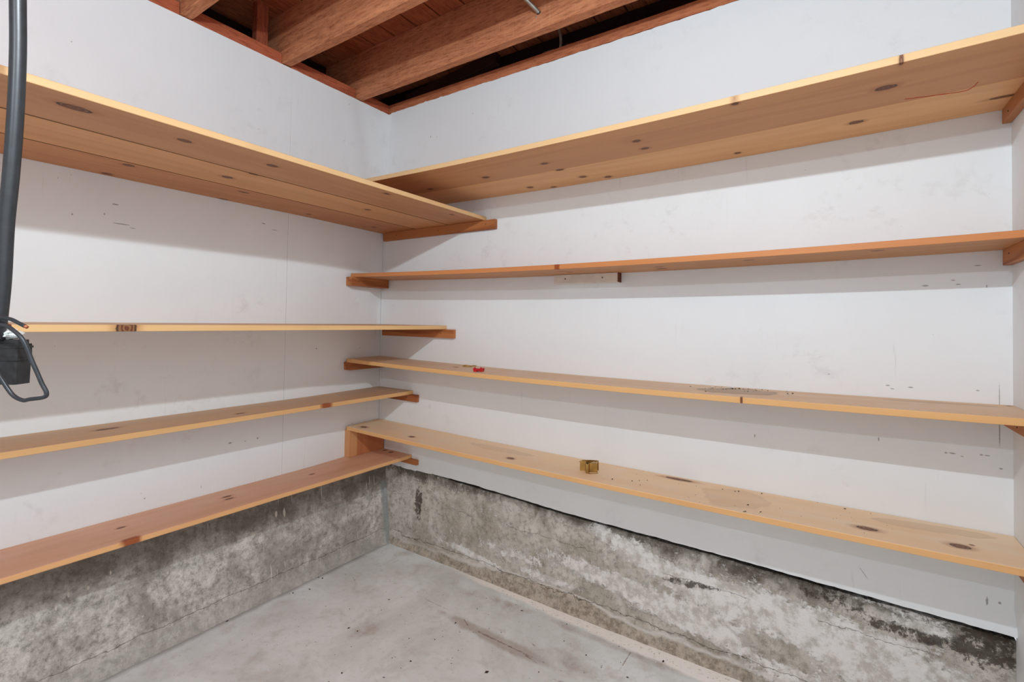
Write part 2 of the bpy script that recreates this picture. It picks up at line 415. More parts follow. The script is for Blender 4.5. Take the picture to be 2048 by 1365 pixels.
def conc_left():
    q = N('stained_concrete_left', 0.92); P = q.obj
    n = q.noise(P, 6.0, 6.0, 0.65, 0.5); f = q.noise(P, 38.0, 9.0, 0.82); X = q.xyz(P)
    st = q.noise(q.v('MULTIPLY', P, (20.0, 20.0, 2.5)), 1.0, 3.0, 0.6)
    col = q.mix(q.rng(n, 0.3, 0.7), srgb(222, 218, 210), srgb(166, 160, 151))
    col = q.mix(q.rng(f, 0.48, 0.62, 0.0, 0.65), col, srgb(124, 117, 107))
    col = q.mix(q.m('MULTIPLY', q.rng(f, 0.50, 0.38, 0.0, 0.8), q.rng(n, .65, .4)), col, srgb(240, 236, 228))
    # dark upper band: weathering, plus the lowest shelf's shade painted into the colour
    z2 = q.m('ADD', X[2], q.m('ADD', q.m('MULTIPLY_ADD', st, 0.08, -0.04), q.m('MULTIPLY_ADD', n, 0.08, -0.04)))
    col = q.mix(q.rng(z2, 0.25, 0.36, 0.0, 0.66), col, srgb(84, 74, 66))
    # pale runs and paint splashes
    dr = q.noise(q.v('MULTIPLY', P, (1.0, 110.0, 7.0)), 1.0, 1.0, 0.5)
    col = q.mix(q.m('MULTIPLY', q.rng(dr, 0.70, 0.74), q.rng(q.noise(P, 4.0, 1.0), 0.42, 0.6)), col, srgb(214, 208, 200))
    sp = [((0, -.598, .335), (.1, .006, .014), (0, 0, 0)), ((0, -.56, .33), (.1, .006, .02), (0, 0, 0)), ((0, -1.30, .300), (.1, .003, .009), (0, 0, 0)),
          ((0, -1.25, .30), (.1, .003, .007), (0, 0, 0)), ((0, -1.33, .275), (.1, .003, .009), (0, 0, 0)), ((0, -1.19, .325), (.1, .0025, .008), (0, 0, 0)),
          ((0, -1.02, .255), (.1, .003, .006), (0, 0, 0)), ((0, -.94, .262), (.1, .003, .006), (0, 0, 0)), ((0, -.08, .35), (.1, .002, .025), (0, 0, 0)), ((0, -.05, .34), (.1, .002, .03), (0, 0, 0)),
          ((0, -.10, .33), (.1, .0018, .02), (0, 0, 0)), ((0, -1.10, .14), (.1, .004, .004), (0, 0, 0)), ((0, -1.22, .19), (.1, .003, .005), (0, 0, 0)), ((0, -.06, .26), (.1, .0018, .03), (0, 0, 0))]
    d = q.m('ADD', q.mind(P, sp), q.m('MULTIPLY_ADD', q.noise(P, 90.0, 2.0), 0.6, -0.3))
    col = q.mix(q.rng(d, 0.7, 1.1, 0.9, 0.0), col, srgb(218, 212, 202))
    # footing crack and pale skirt
    cz = q.m('ADD', X[2], q.m('MULTIPLY_ADD', q.noise(P, 9.0, 4.0, 0.7), 0.04, -0.02))
    col = q.mix(q.rng(cz, 0.05, 0.085, 0.45, 0.0), col, srgb(190, 190, 184))
    col = q.mix(q.rng(q.m('ABSOLUTE', q.m('SUBTRACT', cz, 0.078)), 0.0, 0.002, 0.75, 0.0), col, srgb(70, 63, 55))
    # bluish caulk strip in the inner corner
    yc = q.m('ADD', X[1], q.m('MULTIPLY_ADD', q.noise(P, 16.0, 2.0), 0.03, -0.015))
    col = q.mix(q.m('MULTIPLY', q.rng(yc, -0.012, 0.004), q.rng(X[2], .34, .30, 0.0, .7)), col, srgb(150, 158, 160))
    q.color(col)
    q.bump(q.m('ADD', f, q.m('MULTIPLY', n, 1.6)), 0.8, 0.006)
    return q.mat

def floor_mat():
    q = N('smooth_concrete_floor', 0.72); P = q.obj; X = q.xyz(P)
    n = q.noise(P, 2.6, 5.0, 0.6, 1.0); f = q.noise(P, 40.0, 5.0, 0.7); w_ = q.noise(P, 7.0, 6.0, 0.68, 0.35)
    col = q.mix(q.rng(n, 0.3, 0.72), srgb(238, 247, 250), srgb(214, 220, 220))
    col = q.mix(q.rng(w_, 0.5, 0.72, 0.0, 0.40), col, srgb(186, 176, 166))
    col = q.mix(q.rng(f, 0.5, 0.72, 0.0, 0.25), col, srgb(180, 172, 163))
    # brown rubbed streak running parallel to the back wall
    T = (0, 0, 0); R = math.radians
    bl = q.blobs(P, [((.95, -.30, 0), (.42, .05, 1), (0, 0, R(-2)), .8), ((1.25, -.25, 0), (.5, .12, 1), T, .5), ((1.35, -.07, 0), (.7, .05, 1), T, .6), ((.75, -.10, 0), (.35, .08, 1), T, .45),
                     ((.5, -.6, 0), (.3, .25, 1), T, .35)], 0.1)
    col = q.mix(q.m('MULTIPLY', q.rng(q.m('ADD', bl, q.m('MULTIPLY_ADD', w_, 1.2, -0.6)), 0.25, 0.8), 0.5), col, srgb(150, 128, 112))
    # thin brown scratches
    sc = [((1.03, -.300, 0), (.20, .0055, 1), T), ((1.14, -.306, 0), (.05, .004, 1), (0, 0, R(-12))), ((1.443, -.12, 0), (.0035, .062, 1), T), ((1.58, -.052, 0), (.17, .0025, 1), (0, 0, R(3))),
          ((.84, -.285, 0), (.05, .003, 1), (0, 0, R(-30))), ((1.36, -.34, 0), (.10, .008, 1), (0, 0, R(6))), ((1.13, -.24, 0), (.02, .004, 1), (0, 0, R(-20))), ((.66, -.262, 0), (.10, .0018, 1), T)]
    d = q.m('ADD', q.mind(P, sc), q.m('MULTIPLY_ADD', q.noise(P, 45.0, 4.0, 0.7), 3.0, -1.35))
    col = q.mix(q.rng(d, 0.4, 1.1, 0.62, 0.0), col, srgb(112, 78, 58))
    # salt along the back wall
    yy = q.m('ADD', X[1], q.m('MULTIPLY_ADD', q.noise(P, 5.0, 4.0, 0.6), 0.07, -0.035))
    wd = q.rng(X[0], 0.5, 1.8, -0.012, -0.075, False)
    sw = q.m('MULTIPLY', q.rng(q.m('SUBTRACT', yy, wd), -0.012, 0.012), q.rng(q.noise(P, 60.0, 4.0, 0.7), 0.3, 0.5, 0.7, 1.0))
    sw = q.m('MULTIPLY', sw, q.rng(X[0], 0.35, 0.8))
    col = q.mix(sw, col, srgb(254, 253, 250))
    # dark dirty seam beside the left wall
    col = q.mix(q.rng(q.m('ADD', X[0], q.m('MULTIPLY_ADD', q.noise(P, 9.0, 3.0), 0.03, -0.015)), 0.05, 0.085, 0.55, 0.0), col, srgb(96, 88, 78))
    sp = q.noise(P, 130.0, 1.0); col = q.mix(q.rng(sp, 0.77, 0.80, 0.0, 0.6), col, srgb(70, 60, 52))
    q.color(col); q.bump(q.m('ADD', f, q.m('MULTIPLY', w_, 1.5)), 0.25, 0.003)
    return q.mat

# ------------------------------------------------------------------ setting
YB = -4.3
# floor
V, F = [], []
nx, ny = 60, 60
for i in range(nx+1):
    for j in range(ny+1):
        x = -0.2+(2.9)*i/nx; y = 0.2+(YB-0.4)*j/ny
        V.append((x, y, noise.noise(Vector((x*1.2, y*1.2, 0)))*0.004))
for i in range(nx):
    for j in range(ny):
        a = i*(ny+1)+j; F.append((a, a+1, a+ny+2, a+ny+1))
struct(mesh_obj('floor', V, F, floor_mat(), smooth=True))

def slab(name, f_in, f_out, nu, nv, mat, smooth=True):
    """two skins joined at the rim: f(u,v) -> point"""
    V, F = [], []
    for f in (f_in, f_out):
        for i in range(nu+1):
            for j in range(nv+1): V.append(tuple(f(i/nu, j/nv)))
    o = (nu+1)*(nv+1); idx = lambda i, j: i*(nv+1)+j
    for i in range(nu):
        for j in range(nv):
            F.append((idx(i, j), idx(i+1, j), idx(i+1, j+1), idx(i, j+1)))
            F.append((o+idx(i, j), o+idx(i, j+1), o+idx(i+1, j+1), o+idx(i+1, j)))
    for i in range(nu):
        F.append((idx(i, 0), o+idx(i, 0), o+idx(i+1, 0), idx(i+1, 0))); F.append((idx(i, nv), idx(i+1, nv), o+idx(i+1, nv), o+idx(i, nv)))
    for j in range(nv):
        F.append((idx(0, j), idx(0, j+1), o+idx(0, j+1), o+idx(0, j))); F.append((idx(nu, j), o+idx(nu, j), o+idx(nu, j+1), idx(nu, j+1)))
    return mesh_obj(name, V, F, mat, smooth=False)

# white panels on the left wall (bowed out of plumb by the corner), edges ragged at the top
def top_rag(s): return 0.0015*noise.noise(Vector((s*40, 3.3, 0)))+0.001*noise.noise(Vector((s*110, 1.3, 0)))
ys = [0.0]
def yv(u): return 0.0 + (YB)*(u**1.6)
def fL(u, v):
    y = yv(u); z = 0.43+(ZT-0.43)*v + (top_rag(y) if v > .99 else 0)
    return (left_x(y, z), y, z)
def fLo(u, v):
    y = yv(u); z = 0.43+(ZT-0.43)*v
    return (left_x(y, z)-0.012, y, z)
wl = slab('wall_left', fL, fLo, 90, 24, MW_L); struct(wl)
for p in wl.data.polygons: p.use_smooth = False

# back wall panel: bottom edge ragged, stands proud of the concrete
BOT = [(-.05, .436), (.157, .427), (.256, .426), (.40, .433), (.638, .432), (1.138, .415), (1.83, .409), (1.948, .406), (2.47, .397)]
def bot(x):
    for (a, pa), (b, pb) in zip(BOT, BOT[1:]):
        if x <= b: return pa+(pb-pa)*max(0, (x-a))/(b-a)
    return BOT[-1][1]
def rag(x): return 0.0022*noise.noise(Vector((x*22, .7, 0)))+0.0014*noise.noise(Vector((x*75, 2.7, 0)))+(0.006*max(0, noise.noise(Vector((x*38, 9, 0)))) if x < .45 else 0)
def seamx(z): return prof(z)+(0.0195 if z < 2.3 else 0.017)   # right edge of the narrow corner strip
def fR(u, v, dy=0.0):
    zb = 0.43; z0 = zb+(ZT-zb)*v; x = seamx(z0)+(W+0.006-seamx(z0))*u
    z = bot(x)+rag(x)+(ZT+0.004-0.006*(x/W)-bot(x))*v + (top_rag(x) if v > .99 else 0)
    return (x, dy, z)
struct(slab('wall_back', lambda u, v: fR(u, v, 0.0), lambda u, v: fR(u, v, 0.010), 160, 16, MW_R))
# narrow painted strip in the corner with its dark crack beside the left panel
def fs(u, v, dy):
    z = 0.44+(ZT-0.44)*v
    gap = 0.0022 if z < 1.34 else (0.0004 if z > 1.75 else 0.0016)
    a = prof(z)+gap; b = seamx(z)-0.0004
    return (a+(b-a)*u, dy, z)
o = slab('trim_1', lambda u, v: fs(u, v, -0.0012), lambda u, v: fs(u, v, 0.010), 1, 30, MW_S); struct(o)

# side wall at the right end
def fS(u, v, dx):
    y = 0.012+(YB-0.012)*u; z = ZT*v; return (W+dx+(0.006 if z < .42 else 0.0), y, z)
struct(slab('wall_right', lambda u, v: fS(u, v, 0.0), lambda u, v: fS(u, v, 0.05), 4, 40, MW_S))

# concrete stem walls
def d3(p, a): return noise.noise(Vector(p)*9)*a + noise.noise(Vector(p)*31)*a*0.45 + noise.noise(Vector(p)*80)*a*0.2
def foot(z, s):  # rough mortar fillet at the foot
    h = 0.062+0.014*noise.noise(Vector((s*4, 5, 0)))
    return 0.010*sstep((h-z)/0.012)+0.014*max(0, (0.03-z)/0.03)
def ftop(x): return bot(x)-(0.012 if x < .3 else 0.012+0.011*sstep((x-.3)/.3))+0.0025*noise.noise(Vector((x*24, 4.4, 0)))
def cR(u, v):
    x = -0.06+(W+0.07)*u; z = -0.01+(ftop(x)+0.01)*v; y = 0.030-foot(z, x)+d3((x, .3, z), 0.003)
    return (x, min(y, 0.034), z)
struct(slab('wall_back_foundation', cR, lambda u, v: (-0.06+(W+0.07)*u, 0.2, -0.01+(ftop(-0.06+(W+0.07)*u)+0.01)*v), 300, 60, conc_right()))
def cL(u, v):
    y = 0.03+(YB-0.03)*u; z = -0.01+0.44*v
    x = 0.040-0.052*(max(0, z)/0.42)-(0.0 if y < -.06 else 0) + foot(z, y+7)*0.5+d3((.7, y, z), 0.0035)
    cor = sstep((y+0.05)/0.07); x += 0.012*cor*(1-z/0.5)      # swells into the corner
    return (x, y, z)
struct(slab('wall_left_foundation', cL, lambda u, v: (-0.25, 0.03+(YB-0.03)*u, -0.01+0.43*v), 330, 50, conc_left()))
# dark sheathing behind the panels and framing void
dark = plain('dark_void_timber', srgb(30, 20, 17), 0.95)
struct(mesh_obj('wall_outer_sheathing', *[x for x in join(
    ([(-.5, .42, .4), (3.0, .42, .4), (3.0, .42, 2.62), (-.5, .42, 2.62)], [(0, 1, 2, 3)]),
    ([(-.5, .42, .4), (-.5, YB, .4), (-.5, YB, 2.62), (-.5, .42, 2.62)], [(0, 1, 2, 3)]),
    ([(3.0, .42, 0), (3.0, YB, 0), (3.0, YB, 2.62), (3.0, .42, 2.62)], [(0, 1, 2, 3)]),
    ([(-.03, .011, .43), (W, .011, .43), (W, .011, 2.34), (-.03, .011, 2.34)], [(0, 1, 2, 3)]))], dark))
# subfloor boards seen between the joists: one surface, boards with open seams
MSUB = rough_wood('subfloor_board_wood', 'y', srgb(184, 104, 66), srgb(122, 62, 38), saw=0.3)
V, F = [], []
xs = -0.008-0.1455*4
k = 0
while xs < 3.0:
    g = 0.004; z = 2.592+0.0015*noise.noise(Vector((k*3.1, 0, 0)))
    v, f = sweep(rrect(xs+g, xs+0.1455-g, z, z+0.02, 0.0012, 1), 1, lambda t, a, b: (a, 0.42+(YB-0.42)*t, b)); V, F = join((V, F), (v, f)); xs += 0.1455; k += 1
v, f = sweep([(-.6, 2.62), (3.1, 2.62), (3.1, 2.63), (-.6, 2.63)], 1, lambda t, a, b: (a, 0.42+(YB-0.42)*t, b)); struct(mesh_obj('trim_4', v, f, dark))
struct(mesh_obj('ceiling', V, F, MSUB))

# ------------------------------------------------------------------ joists, plates, blocking
MJ = rough_wood('rough_sawn_joist_wood', 'x', srgb(216, 146, 104), srgb(150, 84, 54))
MB = rough_wood('red_fir_blocking_wood', 'y', srgb(196, 108, 74), srgb(140, 66, 44), saw=0.4)
MBx = rough_wood('red_fir_plate_wood', 'x', srgb(206, 130, 90), srgb(150, 80, 52), saw=0.4)
jl = ['rough brown ceiling joist nearest the back wall, metal conduit entering its side',
      'rough brown ceiling joist with a wavy soffit edge, second out from the back wall',
      "rough ceiling joist cut off by the photo's top edge, third from the back wall",
      'rough brown ceiling joist beyond the frame, fourth from the back wall',
      'rough brown ceiling joist beyond the frame, fifth from the back wall']
for i, yc in enumerate([-0.204, -0.604, -1.012, -1.418, -1.824]):
    h = 0.021
    def f(t, a, b, yc=yc):
        x = -0.34+3.2*t
        v = Vector((x, yc+a, b)); n_ = noise.noise_vector(Vector((x*3, yc*5+a*20, b*9)))
        amp = 0.0022
        if b < 2.40: amp = 0.0045 if (a > 0 and i == 1) else 0.0028
        return v+Vector((0, n_.y*amp, n_.z*amp*(1 if b < 2.4 else 0)))
    V, F = sweep(rrect(-h, h, 2.357, 2.592, 0.002, 1), 130, f)
    o = mesh_obj('ceiling_joist', V, F, MJ, None, (-0.34, yc, 2.357))
    tag(o, jl[i], 'joist', 'joists under the subfloor')
# blocking on top of the left wall between joists
bl = [(-0.182, 0.0, 'short red blocking board on the left wall top, in the very corner'),
      (-0.582, -0.226, 'red blocking board on the left wall top between the two joists nearest the corner'),
      (-0.990, -0.626, 'red blocking board on the left wall top with a small post above its near end'),
      (-1.396, -1.034, 'red blocking board on the left wall top at the top edge of the photo')]
for i, (a, b, lab) in enumerate(bl):
    o = bar((-0.040, a+0.001, 2.3535), (-0.003, b-0.001, 2.404), i, MB, 'blocking_board', 'y', None, (-0.04, a, 2.3535), 0.0015, 24, 0.0012)
    tag(o, lab, 'blocking', 'blocking boards between the joist ends')
o = bar((-0.055, -0.735, 2.405), (-0.018, -0.684, 2.591), 3, rough_wood('post_wood', 'z', srgb(176, 96, 66), srgb(112, 50, 34), saw=.4), 'short_post', 'z', None, (-0.055, -0.735, 2.405), 0.0015, 6, 0.001)
tag(o, 'short upright red wood post standing on the blocking against a joist', 'post')
o = bar((-0.30, 0.004, 2.3585), (2.60, 0.042, 2.408), 5, MBx, 'wall_plate', 'x', None, (-0.30, 0.004, 2.3585), 0.004, 60, 0.0012)
tag(o, 'long red wood plate lying along the top of the back wall', 'wall plate')
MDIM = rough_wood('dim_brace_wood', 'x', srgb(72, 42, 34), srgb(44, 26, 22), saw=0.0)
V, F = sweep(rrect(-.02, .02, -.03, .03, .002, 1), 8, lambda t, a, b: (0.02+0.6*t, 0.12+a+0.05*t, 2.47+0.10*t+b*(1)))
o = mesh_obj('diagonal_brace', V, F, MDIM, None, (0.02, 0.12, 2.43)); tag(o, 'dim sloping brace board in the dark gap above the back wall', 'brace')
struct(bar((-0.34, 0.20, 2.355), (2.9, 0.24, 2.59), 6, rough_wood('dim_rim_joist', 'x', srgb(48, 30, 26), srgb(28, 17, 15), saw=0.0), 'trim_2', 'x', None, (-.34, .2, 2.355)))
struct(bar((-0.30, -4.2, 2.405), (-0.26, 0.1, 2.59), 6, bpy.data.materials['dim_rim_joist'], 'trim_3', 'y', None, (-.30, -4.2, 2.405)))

# ------------------------------------------------------------------ shelves
T = 0.0185
PL, PD = srgb(226, 182, 132), srgb(190, 134, 84)
def sagz(x, s): t = max(0, min(1, x/W)); return -4*s*t*(1-t)

def shelf_board_x(name, d0, d1, z, s, mat, parent=None, loc=None, thick=T, bev=0.0015):
    """board along the back wall, from y=-d1 (front) to y=-d0"""
    def f(t, a, b):
        x = t*W
        X = x if t > 0.0005 else left_x(a, z)*(1-min(1, -a/d1)**0.8)*(1 if d1 > .3 else 1)+0.0012
        if t > .9995: X = W-0.001
        return (X, a, z+sagz(x, s)-thick+b)
    V, F = sweep(rrect(-d1, -d0, 0, thick, bev), 60, f)
    return mesh_obj(name, V, F, mat, parent, loc or (0.02, -d0, z-thick))

def shelf_board_y(name, x0, x1, z, mat, parent=None, loc=None, thick=T, bev=0.0015, y0=-0.0015, y1=-2.44, wear=0.0, tongue=0.0):
    def f(t, a, b):
        y = y0+(y1-y0)*t
        if x0 < 0.01 and a < 0.01: a += left_x(y, z)+0.0008
        X = a
        if wear and a > x1-0.01: 
            X += wear*0.35*noise.noise(Vector((y*14, b*40, 2)))
        return (X, y, z-thick+b)
    pr = rrect(x0, x1, 0, thick, bev)
    if tongue: pr = [(x1+tongue, thick*.42), (x1+tongue, thick*.62), (x1, thick*.62)]+pr+[(x1, thick*.42)]
    V, F = sweep(pr, 90, f)
    return mesh_obj(name, V, F, mat, parent, loc or (x0, y0, z-thick))

def off(o, z): return None

# L1: wide top-left shelf of three boards
z1 = 1.7055
KL1 = [((.613, -1.474, z1-T), .034, .016), ((.602, -1.243, z1-T), .018, .012), ((.603, -.998, z1-T), .018, .012), ((.657, -.583, z1-T), .014, .008), ((.207, -1.242, z1-T), .016, .014),
       ((.348, -1.01, z1-T), .018, .013), ((.03, -1.245, z1-T), .015, .012), ((.378, -.443, z1-T), .014, .011), ((.01, -.864, z1-T), .018, .01), ((.065, -.52, z1-T), .012, .009), ((.086, -.161, z1-T), .013, .01),
       ((.461, -.981, z1-T), .016, .007), ((.635, -.183, z1-T), .012, .008), ((.195, -.879, z1-T), .02, .01)]
LB = (0.0, -0.0015, z1-T)
top = empty('wall_shelf', (0.0, -0.0015, z1-T))
tag(top, 'wide knotty pine shelf of three boards, highest on the left wall', 'shelf')
BR = srgb(212, 160, 112), srgb(178, 122, 80)
for a, b, i in ((0.4662, 0.691, 0), (0.2416, 0.4596, 1), (0.0, 0.2350, 2)):
    loc = (a, -0.0015, z1-T)
    kk = [k for k in KL1 if a-0.02 <= k[0][0] <= b+0.02]
    mt = wood('pine_top_left_%d' % i, 'y', (srgb(204, 154, 110), srgb(222, 170, 118), srgb(204, 146, 98))[i], (srgb(172, 120, 82), srgb(186, 130, 84), srgb(160, 104, 66))[i], loc, kk, edge=(srgb(222, 186, 138), srgb(204, 162, 110)) if i == 0 else (srgb(84, 52, 36), srgb(60, 36, 24)), seed=i*3.0)
    shelf_board_y('board', a, b, z1, mt, top, loc, tongue=0.0 if i == 0 else 0.0060, bev=0.0022)
# L2
z2 = 1.1852
mt = wood('pine_left_second', 'y', PL, PD, (0, -.0015, z2-T), [((.4555, -1.312, z2-.0095), .024, .02)], edge=(srgb(224, 186, 132), srgb(206, 160, 104)), seed=11, dust=(srgb(190, 170, 150), .5))
o = shelf_board_y('wall_shelf', 0.0, 0.4555, z2, mt, None, (0, -.0015, z2-T))
tag(o, 'pine shelf on the left wall at eye level, edge with one big dark knot', 'shelf')
# L3
z3 = 0.8409
mt = wood('pine_left_third', 'y', PL, PD, (0, -.0015, z3-T), [((.106, -1.243, z3), .03, .012), ((.169, -.855, z3), .018, .008)], edge=(srgb(230, 186, 130), srgb(204, 148, 92)), seed=17, dust=(srgb(196, 172, 148), .75),
          redknots=[((.231, -.519, z3-.006), .028, .012)])
o = shelf_board_y('wall_shelf', 0.0, 0.2307, z3, mt, None, (0, -.0015, z3-T))
tag(o, 'narrow dusty pine shelf on the left wall just above the lowest one', 'shelf')
# L4
z4 = 0.507
mt = wood('pine_left_lowest', 'y', srgb(216, 164, 128), srgb(178, 122, 88), (0, -.0015, z4-T), [((.104, -1.198, z4), .012, .006), ((.09, -.856, z4), .018, .008), ((.12, -.861, z4), .016, .007), ((.106, -.497, z4), .012, .007), ((.109, -.034, z4), .012, .01), ((.054, -.026, z4), .014, .008)],
          edge=(srgb(226, 176, 122), srgb(204, 146, 94)), seed=23, dust=(srgb(212, 178, 156), .65), redknots=[((.232, -1.21, z4-.004), .026, .02)])
o = shelf_board_y('wall_shelf', 0.0, 0.2306, z4, mt, None, (0, -.0015, z4-T), bev=0.004, wear=0.004)
tag(o, 'reddish worn shelf lowest on the left wall, just above the concrete', 'shelf')

# R1
zr1, s1 = 1.8283, .0194
zz = lambda z, x, s: z+sagz(x, s)
KR1 = [(2.17, -.338, .022, .013), (2.116, -.133, .018, .012), (1.542, -.342, .013, .010), (1.543, -.265, .014, .009), (.893, -.278, .015, .011), (1.184, -.307, .014, .009), (1.197, -.213, .016, .009), (1.234, -.089, .014, .012),
       (1.319, -.039, .014, .012), (.972, -.065, .014, .012), (1.063, -.02, .014, .008), (1.791, -.054, .010, .009), (.565, -.251, .014, .010), (2.425, -.106, .03, .008), (1.847, -.452, .009, .009), (2.189, -.458, .004, .009)]
top = empty('wall_shelf', (0.02, -0.0015, zr1-T))
tag(top, 'wide knotty pine shelf of two boards, highest on the back wall', 'shelf')
for a, b, i in ((0.2155, 0.4607, 0), (0.0015, 0.2145, 1)):
    loc = (0.02, -a, zr1-T)
    kk = [((x, y, zz(zr1-T, x, s1)), al, ac) for x, y, al, ac in KR1 if a-.01 <= -y <= b+.01]
    mt = wood('pine_top_back_%d' % i, 'x', (BR[0] if i == 0 else srgb(236, 190, 136)), (BR[1] if i == 0 else srgb(206, 152, 102)), loc, kk, edge=(srgb(222, 186, 138), srgb(204, 162, 110)) if i == 0 else None, seed=31+i*4,
              )
    shelf_board_x('board', a, b, zr1, s1, mt, top, loc)
# red crayon scribble on the underside
q = plain('red_crayon', srgb(206, 60, 36), 0.7)
pts = [(2.215, -.236), (2.262, -.222), (2.30, -.212), (2.335, -.206), (2.348, -.222), (2.352, -.247)]
V, F = tube_mesh([(x, y, zz(zr1-T, x, s1)-0.0002) for x, y in pts], 0.0009, 6, 4)
o = mesh_obj('crayon_mark', V, F, q, top, (2.215, -.236, zr1-T-0.016)); o['label'] = 'thin red crayon line drawn on the shelf underside'
# R2
zr2, s2 = 1.4454, .0171
mt = wood('pine_back_second', 'x', srgb(196, 142, 94), srgb(160, 104, 62), (0.02, -.0015, zr2-T), [((1.552, -.135, zz(zr2-T, 1.55, s2)), .016, .008), ((1.547, -.077, zz(zr2-T, 1.55, s2)), .02, .013), ((1.188, -.164, zz(zr2-T, 1.19, s2)), .018, .006), ((1.198, -.119, zz(zr2-T, 1.2, s2)), .014, .008),
          ((1.843, -.171, zz(zr2-T, 1.84, s2)), .016, .008), ((2.162, -.187, zz(zr2-T, 2.16, s2)), .016, .008)], edge=(srgb(206, 138, 84), srgb(172, 100, 54)), seed=41, redknots=[((1.20, -.231, zz(zr2, 1.2, s2)-.006), .012, .02)])
o = shelf_board_x('wall_shelf', 0.0015, 0.2312, zr2, s2, mt, None, (.02, -.0015, zr2-T))
tag(o, 'single-board shelf on the back wall with a small white block under its middle', 'shelf')
# R3
zr3, s3 = 1.0089, .0152
mt = wood('pine_back_third', 'x', PL, PD, (.02, -.0015, zr3-T), [((2.45, -.02, zr3), .006, .005), ((1.836, -.244, zz(zr3, 1.84, s3)-.009), .003, .01), ((.62, -.12, zz(zr3, .62, s3)), .012, .01)], edge=(srgb(232, 184, 124), srgb(208, 150, 90)), seed=53, dust=(srgb(224, 204, 180), .75),
          stains=[((1.80, -.115, zz(zr3, 1.8, s3)), (.115, .07, .05), (0, 0, .25), .8, srgb(132, 112, 92)), ((2.30, -.05, zz(zr3, 2.3, s3)), (.12, .02, .05), (0, 0, 0), .5, srgb(150, 128, 106))])
o = shelf_board_x('wall_shelf', 0.0015, 0.2443, zr3, s3, mt, None, (.02, -.0015, zr3-T))
tag(o, 'dusty back-wall shelf holding a small red plastic piece', 'shelf')
# R4
zr4, s4 = 0.6634, .0117
mt = wood('pine_back_lowest', 'x', srgb(242, 208, 160), srgb(216, 168, 118), (.02, -.0015, zr4-T), [((.077, -.189, zz(zr4, .08, s4)), .020, .013), ((.401, -.172, zz(zr4, .4, s4)), .015, .011), ((.967, -.174, zz(zr4, .97, s4)), .017, .012), ((1.60, -.03, zz(zr4, 1.6, s4)), .05, .012), ((2.14, -.163, zz(zr4, 2.14, s4)), .026, .013),
          ((2.331, -.162, zz(zr4, 2.33, s4)), .022, .014), ((2.357, -.136, zz(zr4, 2.36, s4)), .005, .004)], edge=(srgb(226, 178, 122), srgb(200, 144, 88)), seed=61, dust=(srgb(228, 214, 192), .75),
          stains=[((.85, -.09, zz(zr4, .85, s4)), (.16, .03, .05), (0, 0, 0), .3, srgb(150, 120, 92)), ((1.80, -.12, zz(zr4, 1.8, s4)), (.10, .09, .05), (0, 0, 0), .28, srgb(160, 132, 104)), ((2.28, -.06, zz(zr4, 2.28, s4)), (.13, .03, .05), (0, 0, .1), .4, srgb(164, 134, 102))])
o = shelf_board_x('wall_shelf', 0.0015, 0.2353, zr4, s4, mt, None, (.02, -.0015, zr4-T), bev=0.0025)
tag(o, 'lowest shelf on the back wall with a small brass bracket lying on it', 'shelf')

# ------------------------------------------------------------------ cleats
MC = wood('cleat_pine_x', 'x', srgb(188, 122, 74), srgb(128, 66, 34), (0, 0, 0), (), seed=5, pale=0.6, rough=.5)
MCy = wood('cleat_pine_y', 'y', srgb(200, 134, 80), srgb(142, 76, 40), (0, 0, 0), (), seed=9, pale=0.6, rough=.5)
nail = plain('nail_head', srgb(60, 46, 38), 0.5, 0.4)
def disc_part(parent, c, nrm, r, mat, name='nail', h=0.0012, label=None):
    n_ = Vector(nrm).normalized(); a = n_.orthogonal().normalized(); b = n_.cross(a); V = []; F = []
    for k2, (hh, rr) in enumerate(((-.002, r), (h*.5, r), (h, r*.7))):
        for i in range(10):
            t = 2*math.pi*i/10; V.append(tuple(Vector(c)+n_*hh+a*rr*math.cos(t)+b*rr*math.sin(t)))
    for k2 in range(2):
        for i in range(10): F.append((k2*10+i, k2*10+(i+1) % 10, (k2+1)*10+(i+1) % 10, (k2+1)*10+i))
    F.append(tuple(range(10))); F.append(tuple(20+i for i in range(10)))
    o = mesh_obj(name, V, F, mat, parent, tuple(c));
    if label: o['label'] = label
    return o
GL = 'wooden support cleats under the shelf ends'
def cleat_x(x0, x1, zt, zb, lab, nails=(), th=0.019):
    o = bar((x0, -th, zb), (x1, -0.0005, zt), 1, MC, 'shelf_cleat', 'x', None, (x0, -th, zb), 0.0015, 1)
    tag(o, lab, 'cleat', GL)
    for x, z in nails: disc_part(o, (x, -th, z), (0, -1, 0), .0022, nail)
def cleat_y(y0, y1, zt, zb, lab, nails=(), xb=None, side=1, th=0.019):
    if side > 0:
        def f(t, a, b):
            y = y1+(y0-y1)*t; X = a if a > th*.5 else left_x(y, zt)+0.0006+a
            return (X, y, b)
        V, F = sweep(rrect(0, th, zb, zt, .0015), 12, f)
        o = mesh_obj('shelf_cleat', V, F, MCy, None, (0, y1, zb))
        for y, z in nails: disc_part(o, (th, y, z), (1, 0, 0), .0022, nail)
    else:
        o = bar((W-th, y0, zb), (W-0.0005, y1, zt), 1, MCy, 'shelf_cleat', 'y', None, (W-th, y0, zb), .0015)
        for y, z in nails: disc_part(o, (W-th, y, z), (-1, 0, 0), .0022, nail)
    tag(o, lab, 'cleat', GL)
cleat_x(prof(z1)+.02, .755, z1-T-.0003, 1.642, 'long wavy-grained pine cleat under the right end of the widest left-wall shelf', [(.10, 1.668), (.40, 1.664), (.70, 1.668)])
cleat_x(prof(z2)+.036, .514, z2-T-.0003, 1.124, 'dark-shaded pine cleat under the end of the knotted eye-level shelf', [(.43, 1.146)])
